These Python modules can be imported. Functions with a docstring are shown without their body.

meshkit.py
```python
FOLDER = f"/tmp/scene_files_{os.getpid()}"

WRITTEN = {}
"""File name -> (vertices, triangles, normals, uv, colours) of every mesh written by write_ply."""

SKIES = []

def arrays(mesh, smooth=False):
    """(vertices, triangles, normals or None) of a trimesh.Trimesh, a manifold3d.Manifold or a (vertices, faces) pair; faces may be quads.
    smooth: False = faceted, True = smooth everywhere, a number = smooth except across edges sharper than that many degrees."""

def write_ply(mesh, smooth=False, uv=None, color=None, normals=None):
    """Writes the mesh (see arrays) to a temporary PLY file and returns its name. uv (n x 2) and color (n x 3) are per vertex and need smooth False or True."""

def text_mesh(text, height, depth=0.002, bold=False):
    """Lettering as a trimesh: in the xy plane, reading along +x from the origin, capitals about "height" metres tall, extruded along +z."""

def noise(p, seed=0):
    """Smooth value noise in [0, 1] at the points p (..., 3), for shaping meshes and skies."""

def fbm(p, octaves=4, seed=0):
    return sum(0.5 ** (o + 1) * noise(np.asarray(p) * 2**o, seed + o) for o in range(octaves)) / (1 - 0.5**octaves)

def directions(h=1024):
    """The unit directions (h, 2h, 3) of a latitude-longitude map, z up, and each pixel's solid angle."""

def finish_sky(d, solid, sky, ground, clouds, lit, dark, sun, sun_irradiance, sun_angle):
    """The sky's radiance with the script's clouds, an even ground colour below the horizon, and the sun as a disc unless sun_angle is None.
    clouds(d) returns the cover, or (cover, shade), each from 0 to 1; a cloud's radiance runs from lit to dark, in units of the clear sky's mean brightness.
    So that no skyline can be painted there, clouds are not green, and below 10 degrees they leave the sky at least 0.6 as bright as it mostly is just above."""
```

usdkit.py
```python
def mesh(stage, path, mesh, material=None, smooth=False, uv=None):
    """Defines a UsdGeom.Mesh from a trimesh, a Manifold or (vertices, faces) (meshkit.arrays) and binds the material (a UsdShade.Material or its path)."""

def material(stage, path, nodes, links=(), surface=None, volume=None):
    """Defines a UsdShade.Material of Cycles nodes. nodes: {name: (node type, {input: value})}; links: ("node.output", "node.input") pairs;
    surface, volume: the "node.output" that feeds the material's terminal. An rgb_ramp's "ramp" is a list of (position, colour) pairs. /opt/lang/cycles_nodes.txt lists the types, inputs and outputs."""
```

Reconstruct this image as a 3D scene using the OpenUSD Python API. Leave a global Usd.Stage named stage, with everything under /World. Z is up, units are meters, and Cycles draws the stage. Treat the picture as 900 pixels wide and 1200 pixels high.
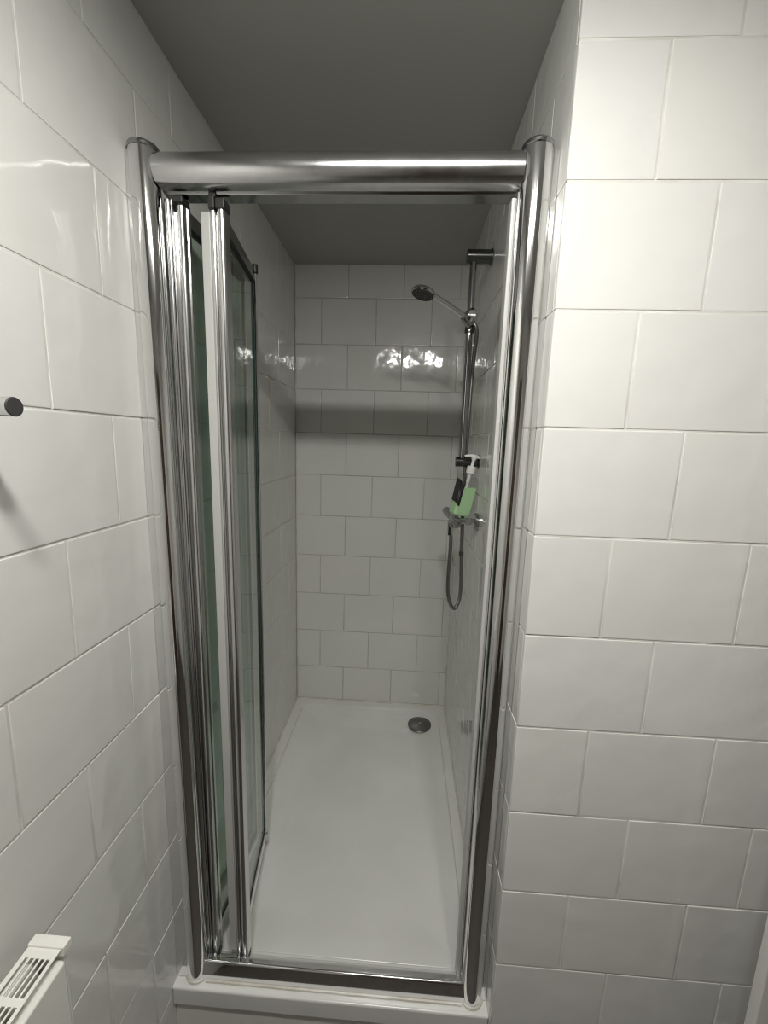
import math, random
import numpy as np
import trimesh
import manifold3d as m3
from shapely.geometry import Polygon, box as sbox
from pxr import Usd, UsdGeom, UsdLux, Gf, Sdf
import usdkit, meshkit

random.seed(7)
rng = np.random.default_rng(7)
stage = Usd.Stage.CreateInMemory()
UsdGeom.SetStageUpAxis(stage, UsdGeom.Tokens.z)
UsdGeom.SetStageMetersPerUnit(stage, 1.0)
UsdGeom.Xform.Define(stage, '/World')

# ---------------------------------------------------------------- camera, light, exposure
EXPOSURE = 0.0
LAMP = 362.0
cam = UsdGeom.Camera.Define(stage, '/World/camera')
PITCH, ROLL, YAW = -0.16412, -0.02968, 0.04836
def rot(axis, a):
    c, s = math.cos(a), math.sin(a)
    return np.array({'x': [[1, 0, 0], [0, c, -s], [0, s, c]], 'y': [[c, 0, s], [0, 1, 0], [-s, 0, c]], 'z': [[c, -s, 0], [s, c, 0], [0, 0, 1]]}[axis])
M = rot('z', YAW) @ rot('x', PITCH) @ rot('y', ROLL)
EYE = np.array([-0.24738, -0.78189, 1.56924])
mat = np.eye(4)
mat[0, :3], mat[1, :3], mat[2, :3], mat[3, :3] = M[:, 0], M[:, 2], -M[:, 1], EYE
cam.AddTransformOp().Set(Gf.Matrix4d(mat.tolist()))
cam.CreateHorizontalApertureAttr(24.0)
cam.CreateVerticalApertureAttr(32.0)
cam.CreateFocalLengthAttr(24.0 * 487.906 / 900)
cam.CreateClippingRangeAttr(Gf.Vec2f(0.02, 50))
cam.CreateExposureAttr(EXPOSURE)

# ---------------------------------------------------------------- dimensions (metres)
W, D, CEIL = -0.777, 1.2156, 2.35          # left wall, back wall, ceiling
FLOOR = 0.0
REAR, EAST = -1.95, 1.25                   # room behind the camera and to the right
RIM = 0.222                                # top of the shower tray rim
TH, TW = 0.2, 0.2504                       # tile pitch
ZR, ZL, ZB = 2.2053, 2.2036, 2.4086        # a horizontal joint of each wall

# ---------------------------------------------------------------- materials
def mat_(name, nodes, links=(), surface='p.BSDF'):
    return usdkit.material(stage, '/World/Looks/' + name, nodes, links, surface=surface)
def plain(name, color, rough=0.5, metal=0.0, **k):
    return mat_(name, {'p': ('principled_bsdf', {'base_color': color, 'roughness': rough, 'metallic': metal, **k})})

def tile_mat(name, color, tint, bump=0.0023):
    return mat_(name, {
        'g': ('geometry', {}), 'o': ('object_info', {}),
        'mv': ('mapping', {'mapping_type': 'point', 'scale': (1.0, 1.0, 1.0)}),
        'add': ('vector_math', {'math_type': 'add'}),
        'sc': ('vector_math', {'math_type': 'scale', 'scale': 17.0}),
        'n': ('noise_texture', {'scale': 13.0, 'detail': 1.5, 'roughness': 0.45}),
        'n2': ('noise_texture', {'scale': 3.0, 'detail': 4.0}),
        'r': ('rgb_ramp', {'ramp': [(0.3, color), (0.75, tint)]}),
        'b': ('bump', {'strength': 1.0, 'distance': bump}),
        'p': ('principled_bsdf', {'roughness': 0.07, 'specular_ior_level': 0.5})},
        [('g.position', 'mv.vector'), ('o.location', 'sc.vector1'), ('mv.vector', 'add.vector1'), ('sc.vector', 'add.vector2'),
         ('add.vector', 'n.vector'), ('add.vector', 'n2.vector'), ('n2.fac', 'r.fac'), ('r.color', 'p.base_color'),
         ('n.fac', 'b.height'), ('b.normal', 'p.normal')])
TILE = [tile_mat('tile_white', (0.715, 0.715, 0.685), (0.745, 0.745, 0.715)),
        tile_mat('tile_white_warm', (0.72, 0.716, 0.682), (0.742, 0.740, 0.708)),
        tile_mat('tile_white_cool', (0.71, 0.712, 0.685), (0.742, 0.744, 0.716))]
def grout_mat(name, c0, c1):
    return mat_(name, {'g': ('geometry', {}), 'n': ('noise_texture', {'scale': 9.0, 'detail': 5.0}), 'n2': ('noise_texture', {'scale': 260.0, 'detail': 2.0}),
        'r': ('rgb_ramp', {'ramp': [(0.35, c0), (0.65, c1)]}), 'b': ('bump', {'strength': 0.6, 'distance': 0.0006}), 'p': ('principled_bsdf', {'roughness': 0.85})},
        [('g.position', 'n.vector'), ('g.position', 'n2.vector'), ('n.fac', 'r.fac'), ('r.color', 'p.base_color'), ('n2.fac', 'b.height'), ('b.normal', 'p.normal')])
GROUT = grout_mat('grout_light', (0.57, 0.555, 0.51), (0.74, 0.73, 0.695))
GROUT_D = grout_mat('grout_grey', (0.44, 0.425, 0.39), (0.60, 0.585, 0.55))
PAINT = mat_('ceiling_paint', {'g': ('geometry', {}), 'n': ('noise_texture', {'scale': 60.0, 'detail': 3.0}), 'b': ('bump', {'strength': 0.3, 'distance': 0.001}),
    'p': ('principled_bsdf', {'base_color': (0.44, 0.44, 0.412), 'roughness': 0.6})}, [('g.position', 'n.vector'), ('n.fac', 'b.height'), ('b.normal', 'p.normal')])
PLASTER = plain('wall_paint', (0.72, 0.71, 0.68), 0.6)
VINYL = mat_('floor_vinyl', {'g': ('geometry', {}), 'n': ('noise_texture', {'scale': 40.0, 'detail': 5.0}), 'r': ('rgb_ramp', {'ramp': [(0.3, (0.04, 0.034, 0.03)), (0.7, (0.075, 0.065, 0.055))]}),
    'p': ('principled_bsdf', {'roughness': 0.5})}, [('g.position', 'n.vector'), ('n.fac', 'r.fac'), ('r.color', 'p.base_color')])
def metal(name, color, rough):
    return mat_(name, {'g': ('geometry', {}), 'mp': ('mapping', {'scale': (3.0, 3.0, 0.6)}), 'n': ('noise_texture', {'scale': 6.0, 'detail': 4.0}),
        'mr': ('map_range', {'from_min': 0.3, 'from_max': 0.8, 'to_min': rough * 0.9, 'to_max': rough * 1.2}),
        'p': ('principled_bsdf', {'base_color': color, 'metallic': 1.0})},
        [('g.position', 'mp.vector'), ('mp.vector', 'n.vector'), ('n.fac', 'mr.value'), ('mr.result', 'p.roughness')])
ALU = metal('polished_aluminium', (0.80, 0.80, 0.80), 0.09)
RIBS = metal('ribbed_aluminium', (0.72, 0.72, 0.715), 0.20)
SATIN = metal('satin_aluminium', (0.64, 0.64, 0.64), 0.20)
CHROME = metal('chrome', (0.66, 0.66, 0.66), 0.05)
DCHROME = metal('dull_chrome', (0.40, 0.405, 0.41), 0.16)
GUN = metal('dark_chrome', (0.15, 0.15, 0.15), 0.22)
RAILM = metal('rail_chrome', (0.42, 0.42, 0.43), 0.08)
VALVE = metal('worn_chrome', (0.31, 0.32, 0.325), 0.26)
HOSE = metal('hose_steel', (0.30, 0.29, 0.275), 0.25)
BLACK = plain('black_plastic', (0.02, 0.02, 0.02), 0.45)
CHARCOAL = plain('charcoal_rubber_and_reflection', (0.035, 0.035, 0.035), 0.6)  # rubber parts, and the painted dark reflection on the peg end
SEAL = plain('pale_plastic_seal', (0.47, 0.47, 0.45), 0.35)
ACRYLIC = mat_('tray_acrylic', {'g': ('geometry', {}), 'n': ('noise_texture', {'scale': 5.0, 'detail': 5.0}), 'r': ('rgb_ramp', {'ramp': [(0.3, (0.74, 0.74, 0.71)), (0.7, (0.79, 0.79, 0.765))]}),
    'n2': ('noise_texture', {'scale': 220.0, 'detail': 1.0}), 'b': ('bump', {'strength': 0.12, 'distance': 0.0005}), 'p': ('principled_bsdf', {'roughness': 0.2})},
    [('g.position', 'n.vector'), ('g.position', 'n2.vector'), ('n.fac', 'r.fac'), ('r.color', 'p.base_color'), ('n2.fac', 'b.height'), ('b.normal', 'p.normal')])
SILICONE = mat_('silicone', {'g': ('geometry', {}), 'n': ('noise_texture', {'scale': 14.0, 'detail': 5.0}), 'r': ('rgb_ramp', {'ramp': [(0.35, (0.58, 0.545, 0.46)), (0.62, (0.75, 0.735, 0.69))]}),
    'p': ('principled_bsdf', {'roughness': 0.4})}, [('g.position', 'n.vector'), ('n.fac', 'r.fac'), ('r.color', 'p.base_color')])
ENAMEL = plain('white_enamel', (0.80, 0.80, 0.745), 0.3)
GLOSSWHITE = plain('white_gloss_paint', (0.66, 0.645, 0.62), 0.35)
WHITEPL = plain('white_plastic', (0.82, 0.82, 0.80), 0.35)
WOOD = mat_('dark_wood', {'g': ('geometry', {}), 'mp': ('mapping', {'scale': (14.0, 14.0, 1.2)}), 'n': ('noise_texture', {'scale': 4.0, 'detail': 5.0, 'distortion': 0.6}),
    'r': ('rgb_ramp', {'ramp': [(0.3, (0.035, 0.02, 0.012)), (0.7, (0.10, 0.06, 0.035))]}), 'p': ('principled_bsdf', {'roughness': 0.45})},
    [('g.position', 'mp.vector'), ('mp.vector', 'n.vector'), ('n.fac', 'r.fac'), ('r.color', 'p.base_color')])
GLASS = mat_('green_tinted_glass', {'f': ('fresnel', {'IOR': 1.45}), 'g': ('geometry', {}), 'nb': ('math', {'math_type': 'subtract', 'value1': 1.0}), 'mu': ('math', {'math_type': 'multiply'}), 't': ('transparent_bsdf', {'color': (0.80, 0.865, 0.82)}),
    'gl': ('glossy_bsdf', {'color': (1, 1, 1), 'roughness': 0.01}), 'm': ('mix_closure', {})},
    [('g.backfacing', 'nb.value2'), ('f.fac', 'mu.value1'), ('nb.value', 'mu.value2'), ('mu.value', 'm.fac'), ('t.BSDF', 'm.closure1'), ('gl.BSDF', 'm.closure2')], surface='m.closure')
GLASSEDGE = plain('glass_edge', (0.03, 0.06, 0.055), 0.1)
CLEARPL = mat_('clear_plastic', {'f': ('fresnel', {'IOR': 1.45}), 'g': ('geometry', {}), 'nb': ('math', {'math_type': 'subtract', 'value1': 1.0}), 'mu': ('math', {'math_type': 'multiply'}), 't': ('transparent_bsdf', {'color': (0.93, 0.94, 0.93)}),
    'gl': ('glossy_bsdf', {'color': (1, 1, 1), 'roughness': 0.06}), 'm': ('mix_closure', {})},
    [('g.backfacing', 'nb.value2'), ('f.fac', 'mu.value1'), ('nb.value', 'mu.value2'), ('mu.value', 'm.fac'), ('t.BSDF', 'm.closure1'), ('gl.BSDF', 'm.closure2')], surface='m.closure')
SOAP = plain('green_soap', (0.50, 0.76, 0.43), 0.35)
LABEL = mat_('bottle_label', {'g': ('geometry', {}), 'p': ('principled_bsdf', {'base_color': (0.018, 0.017, 0.02), 'roughness': 0.4})})
LABELMARK = plain('label_mark', (0.20, 0.17, 0.20), 0.5)
OPAL = mat_('lamp_opal', {'e': ('emission', {'color': (1.0, 0.98, 0.935), 'strength': LAMP})}, surface='e.emission')

# ---------------------------------------------------------------- helpers
taken = {}
def path_of(name, parent):
    base = (parent.GetPath().pathString if parent else '/World') + '/' + name
    k = taken.get(base, 0)
    taken[base] = k + 1
    return base if k == 0 else f'{base}_{k:03d}'
def obj(name, mesh, m, parent=None, smooth=30):
    return usdkit.mesh(stage, path_of(name, parent), mesh, m, smooth=smooth).GetPrim()
def tag(o, label=None, cat=None, group=None, kind=None):
    for k, v in (('label', label), ('category', cat), ('group', group), ('kind', kind)):
        if v:
            o.SetCustomDataByKey(k, v)
    return o
def thing(name, label=None, cat=None, group=None, kind=None, parent=None):
    return tag(UsdGeom.Xform.Define(stage, path_of(name, parent)).GetPrim(), label, cat, group, kind)

cat = trimesh.util.concatenate
def frame(d):
    d = np.asarray(d, float) / np.linalg.norm(d)
    a = np.array([0, 0, 1.0]) if abs(d[2]) < 0.9 else np.array([1.0, 0, 0])
    u = np.cross(a, d); u /= np.linalg.norm(u)
    return u, np.cross(d, u), d
def lathe(profile, n=40, p=(0, 0, 0), d=(0, 0, 1)):
    """profile: (radius, height along d) from bottom to top; radius 0 closes it."""
    u, v, w = frame(d)
    P = np.asarray(profile, float)
    vs, fs = [], []
    a = np.linspace(0, 2 * np.pi, n, endpoint=False)
    for r, h in P:
        vs.append(np.asarray(p) + np.outer(np.cos(a) * r, u) + np.outer(np.sin(a) * r, v) + h * w)
    for i in range(len(P) - 1):
        for j in range(n):
            k = (j + 1) % n
            fs += [[i * n + j, i * n + k, (i + 1) * n + k], [i * n + j, (i + 1) * n + k, (i + 1) * n + j]]
    m = trimesh.Trimesh(np.vstack(vs), fs, process=False)
    m.merge_vertices()
    m.update_faces(m.nondegenerate_faces())
    return m
def rod(p0, p1, r, bev=0.0015, n=32, r1=None):
    p0, p1 = np.asarray(p0, float), np.asarray(p1, float)
    L = np.linalg.norm(p1 - p0); r1 = r if r1 is None else r1
    return lathe([(0, 0), (r - bev, 0), (r - bev * 0.3, bev * 0.3), (r, bev), (r1, L - bev), (r1 - bev * 0.3, L - bev * 0.3), (r1 - bev, L), (0, L)], n, p0, p1 - p0)
def spline(pts, n=12):
    from scipy.interpolate import CubicSpline
    pts = np.asarray(pts, float)
    t = np.r_[0, np.cumsum(np.linalg.norm(np.diff(pts, axis=0), axis=1) ** 0.5)]
    return CubicSpline(t, pts)(np.linspace(0, t[-1], n * len(pts)))
def tube(pts, r, n=14):
    pts = np.asarray(pts, float)
    T = np.gradient(pts, axis=0); T /= np.linalg.norm(T, axis=1)[:, None]
    u = frame(T[0])[0]
    a = np.linspace(0, 2 * np.pi, n, endpoint=False)
    vs, fs = [], []
    rr = np.broadcast_to(r, len(pts))
    for i, (q, t) in enumerate(zip(pts, T)):
        u = u - t * (u @ t); u /= np.linalg.norm(u); v = np.cross(t, u)
        vs.append(q + rr[i] * (np.outer(np.cos(a), u) + np.outer(np.sin(a), v)))
    for i in range(len(pts) - 1):
        for j in range(n):
            k = (j + 1) % n
            fs += [[i * n + j, i * n + k, (i + 1) * n + k], [i * n + j, (i + 1) * n + k, (i + 1) * n + j]]
    c0, c1 = len(pts) * n, len(pts) * n + 1
    vs += [pts[:1], pts[-1:]]
    b = (len(pts) - 1) * n
    for j in range(n):
        k = (j + 1) % n
        fs += [[c0, k, j], [c1, b + j, b + k]]
    return trimesh.Trimesh(np.vstack(vs), fs, process=False)
def rbox(x0, y0, z0, x1, y1, z1, b=0.002):
    lo, hi = np.array([x0, y0, z0], float), np.array([x1, y1, z1], float)
    b = min(b, 0.49 * (hi - lo).min())
    pts, k = [], 0.3 * b
    for sx in (0, 1):
        for sy in (0, 1):
            for sz in (0, 1):
                s = np.array([sx, sy, sz]); c = np.where(s, hi, lo); i = np.where(s, -1, 1)
                for off in ((0, b, b), (b, 0, b), (b, b, 0), (k, k, b), (k, b, k), (b, k, k)):
                    pts.append(c + i * np.array(off))
    return trimesh.convex.convex_hull(np.array(pts))
def extrude(poly, h, z0=0.0):
    m = trimesh.creation.extrude_polygon(poly, h, engine='earcut')
    m.apply_translation([0, 0, z0])
    return m
def move(m, t):
    m = m.copy(); m.apply_translation(t); return m
def turn(m, axis, deg, about=(0, 0, 0)):
    m = m.copy(); m.apply_transform(trimesh.transformations.rotation_matrix(math.radians(deg), axis, about)); return m

# ---------------------------------------------------------------- tiled walls
GAP, TT = 0.0032, 0.008
def tile_mesh(u0, u1, z0, z1):
    rings = [(0, 0), (TT - 0.0026, 0.0), (TT - 0.0008, 0.0008), (TT, 0.0032)]
    vs, fs = [], []
    for d, i in rings:
        vs += [[u0 + i, z0 + i, d], [u1 - i, z0 + i, d], [u1 - i, z1 - i, d], [u0 + i, z1 - i, d]]
    for r in range(3):
        for j in range(4):
            k = (j + 1) % 4
            a, b, c, d = r * 4 + j, r * 4 + k, r * 4 + 4 + k, r * 4 + 4 + j
            fs += [[a, b, c], [a, c, d]]
    fs += [[12, 13, 14], [12, 14, 15], [0, 2, 1], [0, 3, 2]]
    return np.array(vs, float), np.array(fs)
def tiled_wall(parent, grout, origin, u, n, joint, off_even, off_odd, u0, u1, z0, z1, rows):
    """origin is a point of the tile faces' plane; u runs along the wall, n points out of it; rows: indices k of rows below joint k."""
    origin, u, n = (np.asarray(a, float) for a in (origin, u, n))
    flip = np.dot(np.cross(u, [0, 0, 1]), n) < 0
    for k in rows:
        hi, lo = min(joint - k * TH, z1 + GAP / 2), max(joint - (k + 1) * TH, z0 - GAP / 2)
        if hi - lo < 0.012:
            continue
        off = off_even if k % 2 == 0 else off_odd
        a = off + math.floor((u0 - off) / TW) * TW
        while a < u1 - 0.01:
            l, r = max(a, u0 - GAP / 2), min(a + TW, u1 + GAP / 2)
            a += TW
            if r - l < 0.012:
                continue
            v, f = tile_mesh(l + GAP / 2, r - GAP / 2, lo + GAP / 2, hi - GAP / 2)
            cu, cz = (l + r) / 2, (lo + hi) / 2
            tu, tz, dd = rng.normal(0, 0.0022), rng.normal(0, 0.0022), rng.normal(0, 0.00018)
            top = v[:, 2] > 0.001
            dep = v[:, 2] - TT + np.where(top, (v[:, 0] - cu) * tu + (v[:, 1] - cz) * tz + dd, 0)
            centre = origin + u * cu + n * 0
            centre[2] = cz
            P = origin + np.outer(v[:, 0], u) + np.outer(dep, n)
            P[:, 2] = v[:, 1]
            ff = f[:, ::-1] if flip else f
            o = obj('tile', (P - centre, ff), TILE[int(rng.integers(0, 3))], parent, smooth=40)
            UsdGeom.Xformable(o).AddTranslateOp().Set(Gf.Vec3d(*map(float, centre)))

BED = 0.0017   # grout surface lies this far behind the tile faces
wl = thing('wall_left', 'white tiled wall on the left running from the room into the shower', kind='structure')
obj('grout_bed', trimesh.creation.box(bounds=[[W - 0.10, REAR, FLOOR], [W - BED, D + 0.1, CEIL]]), GROUT, wl, smooth=False)
tiled_wall(wl, GROUT, (W, 0, 0), (0, 1, 0), (1, 0, 0), ZL, -0.170, -0.043, -1.25, D, FLOOR, CEIL - 0.002, range(-1, 12))
wb = thing('wall_back', 'white tiled end wall of the shower', kind='structure')
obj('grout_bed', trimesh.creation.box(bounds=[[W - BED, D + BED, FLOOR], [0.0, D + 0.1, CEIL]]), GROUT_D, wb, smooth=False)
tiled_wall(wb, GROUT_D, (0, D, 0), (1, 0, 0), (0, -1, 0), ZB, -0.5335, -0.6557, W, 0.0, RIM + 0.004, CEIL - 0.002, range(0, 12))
wr = thing('wall_right', 'white tiled wall on the right side of the shower', kind='structure')
obj('grout_bed', trimesh.creation.box(bounds=[[BED, 0.002, FLOOR], [0.12, D + 0.1, CEIL]]), GROUT, wr, smooth=False)
tiled_wall(wr, GROUT, (0, 0, 0), (0, 1, 0), (-1, 0, 0), ZR, 0.113, 0.262, TT + 0.0015, D, FLOOR, CEIL - 0.002, range(-1, 11))
wf = thing('wall_front', 'white tiled wall facing the room, right of the shower door', kind='structure')
obj('grout_bed', trimesh.creation.box(bounds=[[0.004, BED, FLOOR], [EAST, 0.12, CEIL]]), GROUT, wf, smooth=False)
tiled_wall(wf, GROUT, (0, 0, 0), (1, 0, 0), (0, -1, 0), ZR, 0.143, 0.2464, 0.0, EAST, FLOOR, CEIL - 0.002, range(-1, 12))
# rest of the room
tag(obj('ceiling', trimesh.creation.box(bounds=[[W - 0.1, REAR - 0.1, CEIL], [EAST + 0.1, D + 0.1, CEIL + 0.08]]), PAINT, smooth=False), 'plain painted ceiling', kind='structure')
tag(obj('floor', trimesh.creation.box(bounds=[[W - 0.1, REAR - 0.1, FLOOR - 0.08], [EAST + 0.1, D + 0.1, FLOOR]]), VINYL, smooth=False), 'dark vinyl bathroom floor', kind='structure')
tag(obj('wall_rear', trimesh.creation.box(bounds=[[W - 0.1, REAR - 0.1, FLOOR], [EAST + 0.1, REAR, CEIL]]), PLASTER, smooth=False), 'painted wall behind the camera', kind='structure')
tag(obj('wall_far_right', trimesh.creation.box(bounds=[[EAST, REAR, FLOOR], [EAST + 0.1, 0.12, CEIL]]), PLASTER, smooth=False), 'painted wall at the far right of the room', kind='structure')

# doorway in the wall behind the camera (seen only in the chrome)
dr = thing('door_1', 'dark wooden door behind the camera', kind='structure')
obj('door_leaf', rbox(-0.45, REAR, 0.01, 0.32, REAR + 0.03, 1.98, 0.003), WOOD, dr)
for a in (rbox(-0.52, REAR, 0, -0.455, REAR + 0.04, 2.05, 0.004), rbox(0.325, REAR, 0, 0.39, REAR + 0.04, 2.05, 0.004), rbox(-0.52, REAR, 1.985, 0.39, REAR + 0.04, 2.05, 0.004)):
    obj('door_frame', a, GLOSSWHITE, dr)
# white door leaf standing open in front of the tiled wall, at the right edge
d2 = thing('door_2', 'pale painted door leaf standing open in front of the tiled wall', kind='structure')
obj('door_leaf', rbox(0.456, -0.122, 0.012, 1.20, -0.100, 2.0, 0.003), GLOSSWHITE, d2)

# ---------------------------------------------------------------- lamp
lamp = thing('ceiling_spotlight', 'ceiling bar with three round spotlight heads, above and before the camera', 'lamp')
LY, LZ = -0.66, 2.300
obj('ceiling_bar', rbox(-0.50, LY - 0.03, CEIL - 0.020, 0.06, LY + 0.03, CEIL - 0.0005, 0.004), ENAMEL, lamp)
for lx, aim in ((-0.41, (0.26, 0.18, -0.95)), (-0.22, (0.08, 0.20, -0.98)), (-0.03, (-0.10, 0.14, -0.98))):
    n_ = np.array(aim) / np.linalg.norm(aim); c_ = np.array([lx, LY, LZ])
    hd_ = obj('spot_head', lathe([(0.0, -0.030), (0.030, -0.030), (0.040, -0.026), (0.049, -0.008), (0.050, 0.006), (0.047, 0.006), (0.045, -0.004)], 40, c_, n_), ENAMEL, lamp)
    obj('stem', rod(c_ - n_ * 0.026, np.array([lx, LY, CEIL - 0.012]), 0.006, 0.001, 16), ENAMEL, hd_)
    br = 0.034 if lx > -0.1 else 0.0445
    obj('bulb_face', lathe([(br, -0.002), (br * 0.67, 0.003), (0, 0.005)], 40, c_, n_), OPAL, hd_)

# ---------------------------------------------------------------- shower tray
tray = thing('shower_tray', 'low white shower tray with a raised rim and rounded recess', 'shower tray')
TX0, TX1, TY0, TY1 = W + 0.0005, -0.0005, 0.017, D - 0.0005
IX0, IX1, IY0, IY1, IR = -0.736, -0.034, 0.105, 1.172, 0.055
def tray_height(x, y):
    cx, cy, hx, hy = (IX0 + IX1) / 2, (IY0 + IY1) / 2, (IX1 - IX0) / 2, (IY1 - IY0) / 2
    qx, qy = np.abs(x - cx) - hx + IR, np.abs(y - cy) - hy + IR
    sd = np.hypot(np.maximum(qx, 0), np.maximum(qy, 0)) + np.minimum(np.maximum(qx, qy), 0) - IR      # negative inside
    t = np.clip(-sd / 0.0042, 0, 1)
    step = 0.0085 * t * t * (3 - 2 * t) + 0.0022 * np.exp(-((sd + 0.0045) / 0.0022) ** 2)
    s = np.clip(-(sd + 0.01) / 0.13, 0, 1)
    bowl = 0.016 * s * s * (3 - 2 * s)
    fall = 0.006 * np.clip((y - IY0) / (IY1 - IY0), 0, 1) * np.clip(-sd / 0.05, 0, 1)
    return RIM - step - bowl - fall
def lines(a, b, lo, hi):
    return np.unique(np.round(np.r_[np.linspace(a, b, 90), np.arange(lo - 0.006, lo + 0.06, 0.0011), np.arange(hi - 0.06, hi + 0.006, 0.0011), np.linspace(a, a + 0.007, 9)], 6))
lx_, ly_ = lines(TX0, TX1, IX0, IX1), lines(TY0, TY1, IY0, IY1)
nx, ny = len(lx_), len(ly_)
gx, gy = np.meshgrid(lx_, ly_, indexing='ij')
fr = np.clip((gy - TY0) / 0.006, 0, 1)
gz = tray_height(gx, gy) - 0.004 * (1 - np.sqrt(np.clip(1 - (1 - fr) ** 2, 0, 1)))
V = np.stack([gx, gy, gz], -1).reshape(-1, 3)
idx = np.arange(nx * ny).reshape(nx, ny)
a, b, c, d = idx[:-1, :-1].ravel(), idx[1:, :-1].ravel(), idx[1:, 1:].ravel(), idx[:-1, 1:].ravel()
F = np.vstack([np.stack([a, b, c], 1), np.stack([a, c, d], 1)])
obj('basin', (V, F), ACRYLIC, tray, smooth=True)
obj('front_lip', rbox(TX0, TY0, RIM - 0.052, TX1, TY0 + 0.03, RIM - 0.0035, 0.003), ACRYLIC, tray)
obj('plinth', rbox(TX0, TY0 + 0.010, FLOOR, TX1, TY0 + 0.03, RIM - 0.052, 0.001), ENAMEL, tray)
obj('tray_body', trimesh.creation.box(bounds=[[TX0, TY0 + 0.031, FLOOR], [TX1, TY1, RIM - 0.06]]), ENAMEL, tray, smooth=False)
def bead(p0, p1, r=0.0045):
    return tube(np.linspace(p0, p1, 24) + rng.normal(0, 0.0003, (24, 3)), r, 8)
seal = obj('silicone_seal', cat([bead((W + .001, D - .002, RIM + .001), (-.001, D - .002, RIM + .001), 0.004), bead((W + .002, .09, RIM + .001), (W + .002, D, RIM + .001), 0.0035),
    bead((-.001, .09, RIM + .001), (-.001, D, RIM + .001), 0.0035), bead((W + .004, D - .002, RIM), (W + .002, D - .002, CEIL), 0.002), bead((-.001, D - .002, RIM), (-.001, D - .002, CEIL), 0.002)]), SILICONE, tray)

drain = thing('drain_cover', 'round dark chrome drain cover in the far right corner of the tray', 'drain cover')
zc = float(tray_height(np.array(-0.130), np.array(1.085)))
obj('dome', lathe([(0, 0), (0.050, 0), (0.058, 0.003), (0.0585, 0.0055), (0.056, 0.0085), (0.048, 0.0105), (0.03, 0.0125), (0, 0.0135)], 56, (-0.130, 1.085, zc + 0.0003)), metal('drain_metal', (0.20, 0.195, 0.19), 0.28), drain)
obj('centre_stud', lathe([(0, 0), (0.008, 0), (0.008, 0.0015), (0, 0.002)], 20, (-0.130, 1.085, zc + 0.0125)), DCHROME, drain)

# ---------------------------------------------------------------- enclosure frame
fr_ = thing('shower_door_frame', 'chrome shower door frame with round posts and header bar', 'door frame')
PR_ = 0.026
def post(bx, tx, label):
    p0, p1 = np.array([bx, 0.055, RIM + 0.001]), np.array([tx, 0.055, 2.083])
    o = obj('post', rod(p0, p1, PR_, 0.0008, 64), ALU, fr_, smooth=40)
    d = (p1 - p0) / np.linalg.norm(p1 - p0)
    obj('post_cap', lathe([(0, 0), (0.0268, 0), (0.0275, 0.001), (0.0275, 0.006), (0.026, 0.0085), (0.016, 0.0105), (0, 0.011)], 48, p1, d), DCHROME, o)
    obj('silicone_ring', lathe([(0.0258, 0), (0.030, 0), (0.029, 0.004), (0.0258, 0.006)], 40, p0, d), SILICONE, o)
    return o
post(-0.7275, -0.7495, 'left')
post(-0.0370, -0.0370, 'right')
obj('wall_channel', rbox(W + 0.0005, 0.040, RIM + 0.001, -0.745, 0.075, 2.080, 0.0015), ALU, fr_)
obj('wall_channel', rbox(-0.022, 0.046, RIM + 0.001, -0.0005, 0.080, 2.080, 0.0015), ALU, fr_)
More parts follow.
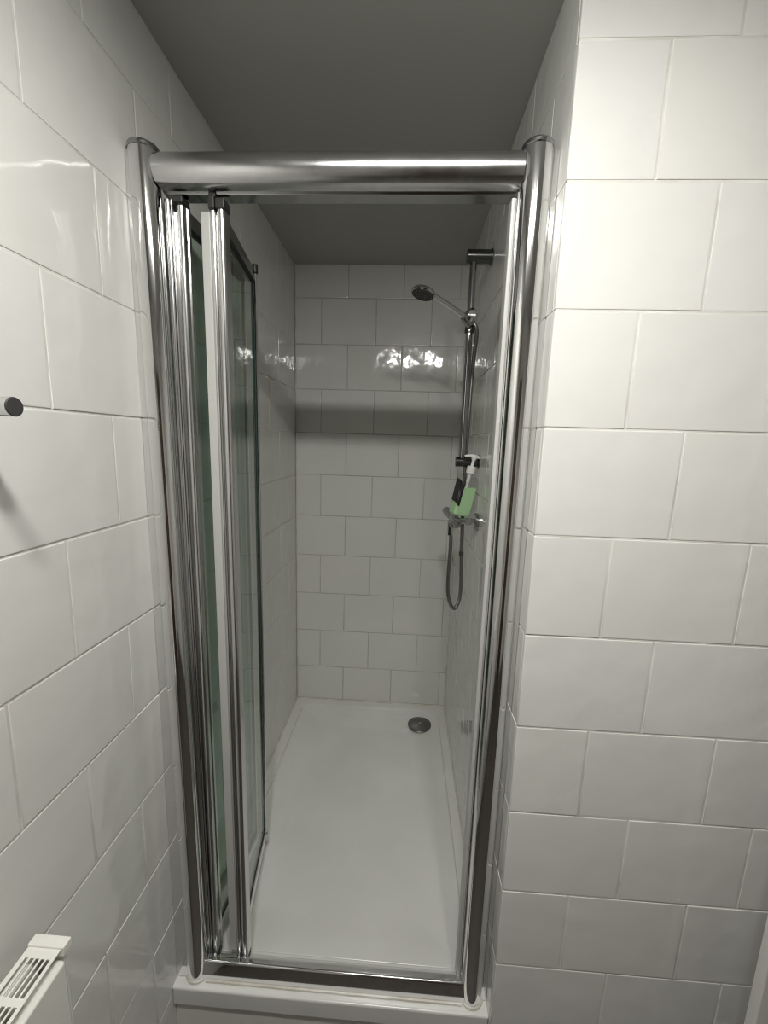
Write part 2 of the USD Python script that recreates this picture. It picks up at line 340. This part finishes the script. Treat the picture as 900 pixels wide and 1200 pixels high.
# jamb strip on the closing side: pale seal and a chrome lip
obj('closing_seal', rbox(-0.0745, 0.060, 0.262, -0.0660, 0.085, 2.012, 0.002), SEAL, fr_)
obj('closing_jamb', rbox(-0.0662, 0.055, 0.245, -0.0560, 0.090, 2.020, 0.0025), ALU, fr_)
# pivot jamb with two half-round ribs beside the left post
def ribbed(segments, z0, z1, y):
    """segments: (x0, x1, kind) strips of an extruded profile; 'round' bulges towards the room."""
    polys = []
    from shapely import union_all
    for x0, x1, kind in segments:
        if kind == 'round':
            r = (x1 - x0) / 2
            a = np.linspace(math.pi, 2 * math.pi, 17)
            polys.append(Polygon([((x0 + x1) / 2 + r * math.cos(t), y + r * math.sin(t) * 0.75) for t in a] + [(x1, y + 0.02), (x0, y + 0.02)]))
        else:
            polys.append(sbox(x0, y + kind, x1, y + 0.02))
    return extrude(union_all([q.buffer(3e-5, join_style=2) for q in polys]), z1 - z0, z0)
obj('pivot_jamb', turn(ribbed([(-0.7235, -0.7125, 'round'), (-0.7125, -0.7115, 0.006), (-0.7115, -0.7080, 'round'), (-0.7080, -0.7035, 0.012)], 0.262, 2.012, 0.070), (0, 1, 0), -0.35, (-0.715, 0.07, 2.0)), RIBS, fr_, smooth=35)
# header bar, scribed round the posts, with the track below it
hb = m3.Manifold.cylinder(0.702, 0.0300, 0.0300, 96).rotate((0, 90, 0)).translate((-0.746, 0.060, 2.052))
for bx, tx in ((-0.7275, -0.7495), (-0.0370, -0.0370)):
    pm = rod((bx, 0.055, RIM), (tx, 0.055, 2.30), PR_ + 0.0006, 0.0005, 64)
    hb = hb - m3.Manifold(m3.Mesh(np.asarray(pm.vertices, np.float32), np.asarray(pm.faces, np.uint32)))
hb = hb.trim_by_plane((1, 0, 0), -0.7235).trim_by_plane((-1, 0, 0), 0.0615)
hb = max(hb.decompose(), key=lambda q: q.volume())
obj('header_bar', hb, SATIN, fr_, smooth=40)
obj('header_track', rbox(-0.722, 0.066, 2.019, -0.066, 0.098, 2.036, 0.002), DCHROME, fr_)
# threshold: sloped front face and flat top
prof = Polygon([(0.036, RIM + 0.001), (0.036, RIM + 0.010), (0.040, RIM + 0.048), (0.0425, RIM + 0.0515), (0.047, RIM + 0.053), (0.064, RIM + 0.046), (0.082, RIM + 0.026), (0.084, RIM + 0.001)])
tb = extrude(prof, 0.66)
tb.apply_transform(np.array([[0, 0, 1, -0.7115], [1, 0, 0, 0], [0, 1, 0, 0], [0, 0, 0, 1]], float))
obj('threshold_bar', tb, ALU, fr_, smooth=50)
obj('threshold_seal', bead((-0.70, 0.0355, RIM + 0.0015), (-0.062, 0.0355, RIM + 0.0015), 0.004), SILICONE, fr_)

# ---------------------------------------------------------------- folded door
door = thing('bifold_shower_door', 'glass bifold shower door folded open at the left post', 'shower door')
Z0, Z1 = 0.262, 2.012
P_A, P_H, P_B = np.array([-0.700, 0.082]), np.array([-0.693, 0.385]), np.array([-0.627, 0.082])
def panel(pa, pb, name, inset0, inset1):
    """A framed pane from pa (front) to pb (fold)."""
    t = thing(name, parent=door)
    d = (pb - pa) / np.linalg.norm(pb - pa); L = np.linalg.norm(pb - pa)
    R = np.eye(4); R[:2, 0] = d; R[:2, 1] = [-d[1], d[0]]; R[:2, 3] = pa
    def put(part, m, mm, smooth=30):
        m = m.copy(); m.apply_transform(R); return obj(part, m, mm, t, smooth)
    put('pane', rbox(inset0, -0.003, Z0 + 0.015, L - inset1, 0.003, Z1 - 0.015, 0.0008), GLASS, False)
    put('top_rail', rbox(inset0, -0.008, Z1 - 0.032, L - inset1 * 0.6, 0.008, Z1 - 0.004, 0.002), DCHROME)
    put('bottom_rail', rbox(inset0, -0.008, Z0 + 0.004, L - inset1 * 0.6, 0.008, Z0 + 0.034, 0.002), ALU)
    put('rail_gasket', cat([rbox(inset0, -0.0088, Z1 - 0.035, L - inset1, 0.0088, Z1 - 0.0315, 0.001), rbox(inset0, -0.0044, Z0 + 0.0335, L - inset1, 0.0044, Z0 + 0.036, 0.0006)]), CHARCOAL)
    put('fold_stile', rbox(L - inset1, -0.0045, Z0, L - 0.002, 0.0045, Z1 - 0.01, 0.002), GLASSEDGE if name == 'leading_panel' else ALU)
    return t
pA = panel(P_A, P_H, 'pivot_panel', 0.012, 0.012)
pB = panel(P_B, P_H + np.array([0.022, 0]), 'leading_panel', 0.012, 0.006)
obj('pivot_stile', turn(ribbed([(-0.7028, -0.7000, 0.012), (-0.7000, -0.6865, 'round'), (-0.6865, -0.6845, 0.012)], Z0 - 0.002, Z1 - 0.004, 0.072), (0, 1, 0), -0.15, (-0.695, 0.07, 2.0)), RIBS, pA, smooth=35)
obj('stile_cap', rbox(-0.704, 0.061, Z1 - 0.008, -0.684, 0.09, Z1 + 0.004, 0.002), BLACK, pA)
obj('stile_cap', rbox(-0.700, 0.061, Z0 - 0.012, -0.680, 0.09, Z0 + 0.004, 0.002), BLACK, pA)
st = obj('handle_stile', turn(ribbed([(-0.6335, -0.6235, 'round'), (-0.6235, -0.6205, 0.006), (-0.6205, -0.6050, 'round')], Z0 - 0.004, Z1 - 0.018, 0.068), (0, 1, 0), -0.1, (-0.62, 0.07, 1.6)), RIBS, pB, smooth=35)
obj('magnetic_seal', turn(rbox(-0.6510, 0.064, Z0 + 0.02, -0.6332, 0.076, Z1 - 0.022, 0.002), (0, 1, 0), -0.1, (-0.62, 0.07, 1.6)), SEAL, pB)
obj('stile_cap', rbox(-0.6215, 0.060, Z1 - 0.019, -0.604, 0.088, Z1 + 0.000, 0.002), BLACK, pB)
obj('stile_cap', rbox(-0.6355, 0.060, Z1 - 0.019, -0.623, 0.088, Z1 + 0.003, 0.002), BLACK, pB)
obj('stile_cap', rbox(-0.631, 0.060, Z0 - 0.014, -0.602, 0.088, Z0 + 0.004, 0.003), BLACK, pB)
obj('roller', rod((-0.628, 0.062, Z1 + 0.006), (-0.628, 0.084, Z1 + 0.006), 0.007), BLACK, pB)
hx, hy = P_H + np.array([0.028, 0.004])
obj('hinge_knuckle', rod((hx, hy, Z1 - 0.01), (hx, hy, Z1 + 0.012), 0.008), BLACK, door)
obj('hinge_knuckle', rod((hx, hy, Z0 - 0.002), (hx, hy, Z0 + 0.02), 0.008), CHROME, door)
obj('hinge_strip', rod((hx, hy, Z0 + 0.02), (hx, hy, Z1 - 0.01), 0.0042, 0.0005, 16), CHROME, door)

# ---------------------------------------------------------------- shower riser rail
RX, RY = -0.0575, 0.655
rl = thing('shower_riser_rail', 'chrome vertical shower rail with wall brackets on the right wall', 'shower rail')
obj('rail', rod((RX, RY, 1.50), (RX, RY, 2.158), 0.0105, 0.001, 32), RAILM, rl)
for z, dk in ((2.156, 0), (1.514, 1)):
    b_ = obj('bracket', rod((-0.0765, RY, z), (-0.004, RY, z), 0.0205 if not dk else 0.0165, 0.002, 40), GUN, rl)
    obj('wall_flange', lathe([(0, 0), (0.024, 0), (0.0245, 0.002), (0.0225, 0.004), (0, 0.004)], 40, (-0.0045, RY, z), (1, 0, 0)), GUN, b_)
    obj('end_ring', lathe([(0, 0), (0.0195, 0), (0.021, 0.0015), (0.021, 0.004), (0, 0.004)] if not dk else [(0, 0), (0.0155, 0), (0.0172, 0.0015), (0.0172, 0.004), (0, 0.004)], 40, (-0.0790, RY, z), (1, 0, 0)), GUN, b_)
sl = obj('slider', rod((RX, RY, 1.945), (RX, RY, 1.990), 0.0185, 0.006, 40), CHROME, rl)
obj('slider_ring', rod((RX, RY, 1.928), (RX, RY, 1.9445), 0.0155, 0.002, 32), GUN, sl)
obj('clamp_knob', lathe([(0, -0.021), (0.012, -0.020), (0.020, -0.012), (0.0228, 0), (0.020, 0.012), (0.012, 0.020), (0, 0.021)], 40, (RX - 0.001, RY - 0.024, 1.974), (0.05, -1, 0)), CHROME, sl)
CR = np.array([-0.0715, 0.630, 1.9655])
obj('cradle', rod(CR + [0.014, 0.008, -0.018], CR + [-0.012, -0.006, 0.006], 0.013, 0.003, 32), DCHROME, sl)

hs = thing('hand_shower', 'chrome hand shower with a round spray head resting in the rail cradle', 'hand shower')
HC = np.array([-0.2135, 0.570, 2.022]); hn = np.array([-0.20, -0.15, -0.97]); hn /= np.linalg.norm(hn)
hd = obj('spray_head', lathe([(0, -0.012), (0.012, -0.0115), (0.024, -0.009), (0.033, -0.004), (0.0365, 0.001), (0.037, 0.006), (0.0345, 0.009), (0, 0.009)], 56, HC, hn), CHROME, hs)
fc = obj('spray_face', lathe([(0, 0), (0.033, 0), (0.0325, 0.0015), (0, 0.002)], 48, HC + hn * 0.0088, hn), CHARCOAL, hd)
u_, v_, w_ = frame(hn)
noz = []
for R_, n_ in ((0.009, 6), (0.018, 12), (0.027, 18)):
    for k in range(n_):
        t = 2 * math.pi * k / n_
        noz.append(lathe([(0, 0), (0.0016, 0), (0.0010, 0.0022), (0, 0.0024)], 6, HC + hn * 0.0104 + R_ * (math.cos(t) * u_ + math.sin(t) * v_), hn))
tag(obj('nozzles', cat(noz), DCHROME, hd), kind='stuff')
h0, h1 = HC + np.array([0.030, 0.010, -0.006]), CR
hp = spline([h0, h0 + (h1 - h0) * 0.33 + [0, 0, 0.001], h0 + (h1 - h0) * 0.66 + [0, 0, 0.001], h1], 8)
obj('handle', tube(hp, np.interp(np.linspace(0, 1, len(hp)), [0, 0.12, 0.5, 0.85, 1], [0.009, 0.0082, 0.0088, 0.0095, 0.0098]), 24), CHROME, hs)
ax = (h1 - h0) / np.linalg.norm(h1 - h0)
obj('hose_nut', rod(h1 - ax * 0.016, h1 + ax * 0.022, 0.0108, 0.0015, 24), ALU, hs)

ho = [(-0.0878, 0.610, 1.298), (-0.0842, 0.610, 1.229), (-0.0859, 0.610, 1.154), (-0.0847, 0.615, 1.075), (-0.0746, 0.622, 1.023), (-0.0571, 0.632, 0.998), (-0.042, 0.642, 1.017),
      (-0.0357, 0.650, 1.081), (-0.0403, 0.655, 1.220), (-0.0417, 0.660, 1.304), (-0.0420, 0.672, 1.43), (-0.0415, 0.674, 1.575), (-0.0395, 0.673, 1.716), (-0.0370, 0.668, 1.852), (-0.0345, 0.652, 1.908), (-0.0385, 0.637, 1.938), (-0.0530, 0.636, 1.955)]
hose = thing('shower_hose', 'grey metal shower hose hanging in a loop below the mixer valve', 'hose')
hpts = spline(ho, 40)
rr = 0.0064 + 0.00035 * np.sin(np.arange(len(hpts)) * 1.9)
obj('corrugated_tube', tube(hpts, rr, 14), HOSE, hose, smooth=True)
obj('hose_joint', rod((-0.0400, 0.6545, 1.186), (-0.0402, 0.655, 1.200), 0.0082), CHARCOAL, hose)
obj('hose_nut', rod((-0.0872, 0.610, 1.268), (-0.0878, 0.610, 1.302), 0.0095, 0.001, 6), CHROME, hose, smooth=20)

# ---------------------------------------------------------------- mixer valve
mv = thing('mixer_valve', 'chrome bar shower mixer valve on the right wall under the soap bottle', 'shower valve')
MX, MZ = -0.0730, 1.3145
mb = obj('valve_body', rod((MX, 0.580, MZ), (MX, 0.672, MZ + 0.004), 0.0165, 0.003, 40), VALVE, mv)
obj('end_disc', lathe([(0, -0.003), (0.010, -0.003), (0.0125, 0.0), (0.0125, 0.004), (0, 0.004)], 32, (MX, 0.579, MZ), (0, 1, 0)), CHROME, mb)
kn = obj('control_knob', rod((MX - 0.002, 0.676, MZ + 0.004), (MX - 0.016, 0.772, MZ + 0.012), 0.0150, 0.003, 40), VALVE, mv)
obj('temperature_lever', rbox(MX - 0.006, 0.700, MZ + 0.018, MX + 0.002, 0.716, MZ + 0.030, 0.002), CHROME, kn)
arm = obj('inlet_arm', rod((MX + 0.008, 0.602, MZ + 0.004), (-0.012, 0.600, MZ + 0.004), 0.0105, 0.001, 32), CHROME, mv)
obj('inlet_nut', rod((-0.040, 0.6015, MZ + 0.004), (-0.022, 0.6005, MZ + 0.004), 0.0128, 0.0015, 6), DCHROME, arm, smooth=20)
obj('wall_flange', lathe([(0, 0), (0.026, 0), (0.0295, 0.003), (0.0295, 0.0125), (0, 0.0125)], 48, (-0.0130, 0.600, MZ + 0.004), (1, 0, 0)), DCHROME, arm)
obj('hose_outlet', rod((-0.0875, 0.610, 1.318), (-0.0878, 0.610, 1.296), 0.0095, 0.001, 24), DCHROME, mv)
obj('temperature_stop', rod((MX - 0.022, 0.607, MZ - 0.004), (MX - 0.012, 0.606, MZ - 0.002), 0.006, 0.001, 20), CHROME, mv)

# ---------------------------------------------------------------- soap bottle
bt = thing('soap_bottle', 'clear pump bottle of green soap with a black label, leaning on the mixer valve', 'soap bottle')
BW, BD, BR = 0.066, 0.044, 0.009
def section(sx, sy, z, n=6):
    hw, hd_, r = BW / 2 * sx, BD / 2 * sy, min(BR, BW / 2 * sx * 0.98, BD / 2 * sy * 0.98)
    out = []
    for cx, cy, a0 in ((hw - r, hd_ - r, 0), (-hw + r, hd_ - r, 90), (-hw + r, -hd_ + r, 180), (hw - r, -hd_ + r, 270)):
        for k in range(n):
            a = math.radians(a0 + 90 * k / (n - 1)); out.append((cx + r * math.cos(a), cy + r * math.sin(a), z))
    return out
def loft(secs):
    S = np.array(secs); k, n = S.shape[:2]
    vs = np.vstack([S.reshape(-1, 3), S[0].mean(0), S[-1].mean(0)])
    fs = []
    for i in range(k - 1):
        for j in range(n):
            q = (j + 1) % n
            fs += [[i * n + j, i * n + q, (i + 1) * n + q], [i * n + j, (i + 1) * n + q, (i + 1) * n + j]]
    for j in range(n):
        q = (j + 1) % n
        fs += [[k * n, q, j], [k * n + 1, (k - 1) * n + j, (k - 1) * n + q]]
    return trimesh.Trimesh(vs, fs, process=False)
TB = trimesh.transformations.translation_matrix([-0.0615, 0.618, 1.3365]) @ trimesh.transformations.rotation_matrix(math.radians(11.5), (0, 1, 0)) @ trimesh.transformations.rotation_matrix(math.radians(22), (0, 0, 1))
def bput(part, m, mm, parent=bt, smooth=35):
    m = m.copy(); m.apply_transform(TB); return obj(part, m, mm, parent, smooth)
shell = [(0.90, 0.88, 0.0), (0.97, 0.96, 0.002), (1, 1, 0.006), (1, 1, 0.112), (0.985, 0.985, 0.120), (0.92, 0.93, 0.128), (0.74, 0.80, 0.135), (0.50, 0.62, 0.139), (0.36, 0.52, 0.142), (0.34, 0.51, 0.146)]
bput('bottle_body', loft([section(*s) for s in shell]), CLEARPL)
liq = loft([section(sx * 0.965, sy * 0.95, z) for sx, sy, z in [(0.90, 0.88, 0.0015), (0.97, 0.96, 0.004), (1, 1, 0.008), (1, 1, 0.118)]])
liq.apply_transform(TB)
lm = m3.Manifold(m3.Mesh(np.asarray(liq.vertices, np.float32), np.asarray(liq.faces, np.uint32)))
lm = lm.trim_by_plane((0, 0, -1), -1.4300)
obj('green_soap', lm, SOAP, bt, smooth=35)
# label wrapped round the left edge of the bottle
ring = np.array(section(1.012, 1.018, 0, 6))[:, :2]
ring = np.vstack([ring[9:12], ring[12:17]])            # left face and the start of the near face
ring = np.vstack([[-BW / 2 * 1.012, BD / 2 * 0.72], ring[2:], [-BW / 2 * 0.62, -BD / 2 * 1.018]])
def strip(r2, z0, z1, t):
    k = len(r2); o = np.array(r2) * (1 + t)
    sl_ = np.linspace(0.016, 0, k)          # the label hangs askew
    vs = np.vstack([np.c_[r2, z0 + sl_], np.c_[r2, z1 + sl_], np.c_[o, z0 + sl_], np.c_[o, z1 + sl_]])
    fs = []
    for i in range(k - 1):
        fs += [[i, i + 1, k + i + 1], [i, k + i + 1, k + i], [2 * k + i, 3 * k + i + 1, 2 * k + i + 1], [2 * k + i, 3 * k + i, 3 * k + i + 1],
               [k + i, k + i + 1, 3 * k + i + 1], [k + i, 3 * k + i + 1, 3 * k + i], [i, 2 * k + i + 1, i + 1], [i, 2 * k + i, 2 * k + i + 1]]
    m = trimesh.Trimesh(vs, fs, process=False); m.fix_normals(); return m
lb = bput('black_label', strip(ring, 0.032, 0.107, 0.012), LABEL, smooth=40)
for z0_, z1_ in ((0.062, 0.066), (0.071, 0.0735), (0.052, 0.0535)):
    bput('label_print', strip(ring[2:-1] * 1.004, z0_, z1_, 0.012), LABELMARK, lb, smooth=40)
neck = [(0, 0.1440), (0.0135, 0.1440), (0.0145, 0.1455), (0.0145, 0.1660), (0.0135, 0.1680), (0.006, 0.1690), (0.0052, 0.1700), (0.0052, 0.1900)]
pump = bput('pump_collar', lathe(neck + [(0, 0.1900)], 32), WHITEPL)
bput('pump_stem', lathe([(0, 0.188), (0.0065, 0.188), (0.0085, 0.194), (0.010, 0.200), (0.0085, 0.2055), (0, 0.2065)], 28), WHITEPL, pump)
nz = tube(spline([(0.020, -0.006, 0.1995), (0.010, -0.003, 0.2015), (0, 0, 0.202), (-0.012, 0.0035, 0.201), (-0.026, 0.0075, 0.1975), (-0.031, 0.009, 0.1950)], 6), np.interp(np.linspace(0, 1, 36), [0, 0.1, 0.5, 1], [0.002, 0.005, 0.0062, 0.0036]), 14)
bput('nozzle', nz, WHITEPL, pump)
bput('dip_tube', rod((0, 0, 0.006), (0, 0, 0.150), 0.0042, 0.0005, 16), WHITEPL)
bput('pump_housing', lathe([(0, 0.112), (0.005, 0.112), (0.0062, 0.116), (0.0062, 0.145), (0, 0.145)], 20), WHITEPL)

# ---------------------------------------------------------------- radiator, bottom left
rd = thing('radiator', 'white panel radiator with a slotted top grille on the left wall', 'radiator')
GX0, GX1, GZ, GY1, GY0 = W + 0.035, W + 0.0835, 0.8695, -0.3265, -1.15
obj('front_panel', rbox(GX1 - 0.013, GY0, 0.30, GX1 + 0.004, GY1 - 0.012, GZ - 0.016, 0.004), ENAMEL, rd)
obj('back_panel', rbox(GX0, GY0, 0.30, GX0 + 0.012, GY1 - 0.012, GZ - 0.016, 0.004), ENAMEL, rd)
obj('side_panel', rbox(GX0 + 0.001, GY1 - 0.010, 0.30, GX1 - 0.001, GY1 - 0.006, GZ - 0.003, 0.0015), ENAMEL, rd)
obj('end_clip', rbox(GX0 - 0.002, GY1 - 0.0125, GZ - 0.012, GX1 + 0.002, GY1 + 0.002, GZ + 0.003, 0.0015), ENAMEL, rd)
g = sbox(GX0, GY0, GX1 - 0.002, GY1 - 0.010)
NS, mlen, bar_ = 5, 0.040, 0.0085
y = GY1 - 0.024
sw, x00 = 0.0052, GX0 + 0.0065
while y - mlen > GY0:
    for k in range(NS):
        x0 = x00 + k * 0.0075
        if x0 + sw < GX1 - 0.006:
            g = g.difference(sbox(x0, y - mlen, x0 + sw, y))
    y -= mlen + bar_
obj('top_grille', extrude(g, 0.0015, GZ - 0.0015), ENAMEL, rd, smooth=False)
fins = []
yy = GY1 - 0.03
zz = np.array([0.0, 1.0])
while yy > GY0 + 0.02:
    fins.append(rbox(GX0 + 0.013, yy - 0.0012, 0.32, GX1 - 0.014, yy + 0.0012, GZ - 0.045, 0.0004)); yy -= 0.012
tag(obj('convector_fins', cat(fins), plain('dusty_steel', (0.30, 0.285, 0.26), 0.6), rd, smooth=False), kind='stuff')
obj('wall_bracket', rbox(W, GY1 - 0.16, 0.40, GX0 + 0.002, GY1 - 0.13, 0.80, 0.002), ENAMEL, rd)
obj('wall_bracket', rbox(W, GY0 + 0.10, 0.40, GX0 + 0.002, GY0 + 0.13, 0.80, 0.002), ENAMEL, rd)

# ---------------------------------------------------------------- robe hook, left edge
hk = thing('robe_hook', 'short chrome peg on the left tiled wall, its end painted as a dark reflection', 'hook')
obj('peg', rod((W + 0.004, -0.319, 1.5975), (-0.694, -0.319, 1.5975), 0.0112, 0.001, 40), CHROME, hk)
obj('end_cap', lathe([(0, 0), (0.0108, 0), (0.0110, 0.001), (0.0104, 0.0018), (0, 0.002)], 40, (-0.6942, -0.319, 1.5975), (1, 0, 0)), CHARCOAL, hk)  # dark disc painted in for the dim room mirrored in the chrome end
obj('wall_plate', lathe([(0, 0), (0.021, 0), (0.021, 0.004), (0.019, 0.006), (0, 0.006)], 40, (W, -0.319, 1.5975), (1, 0, 0)), CHROME, hk)
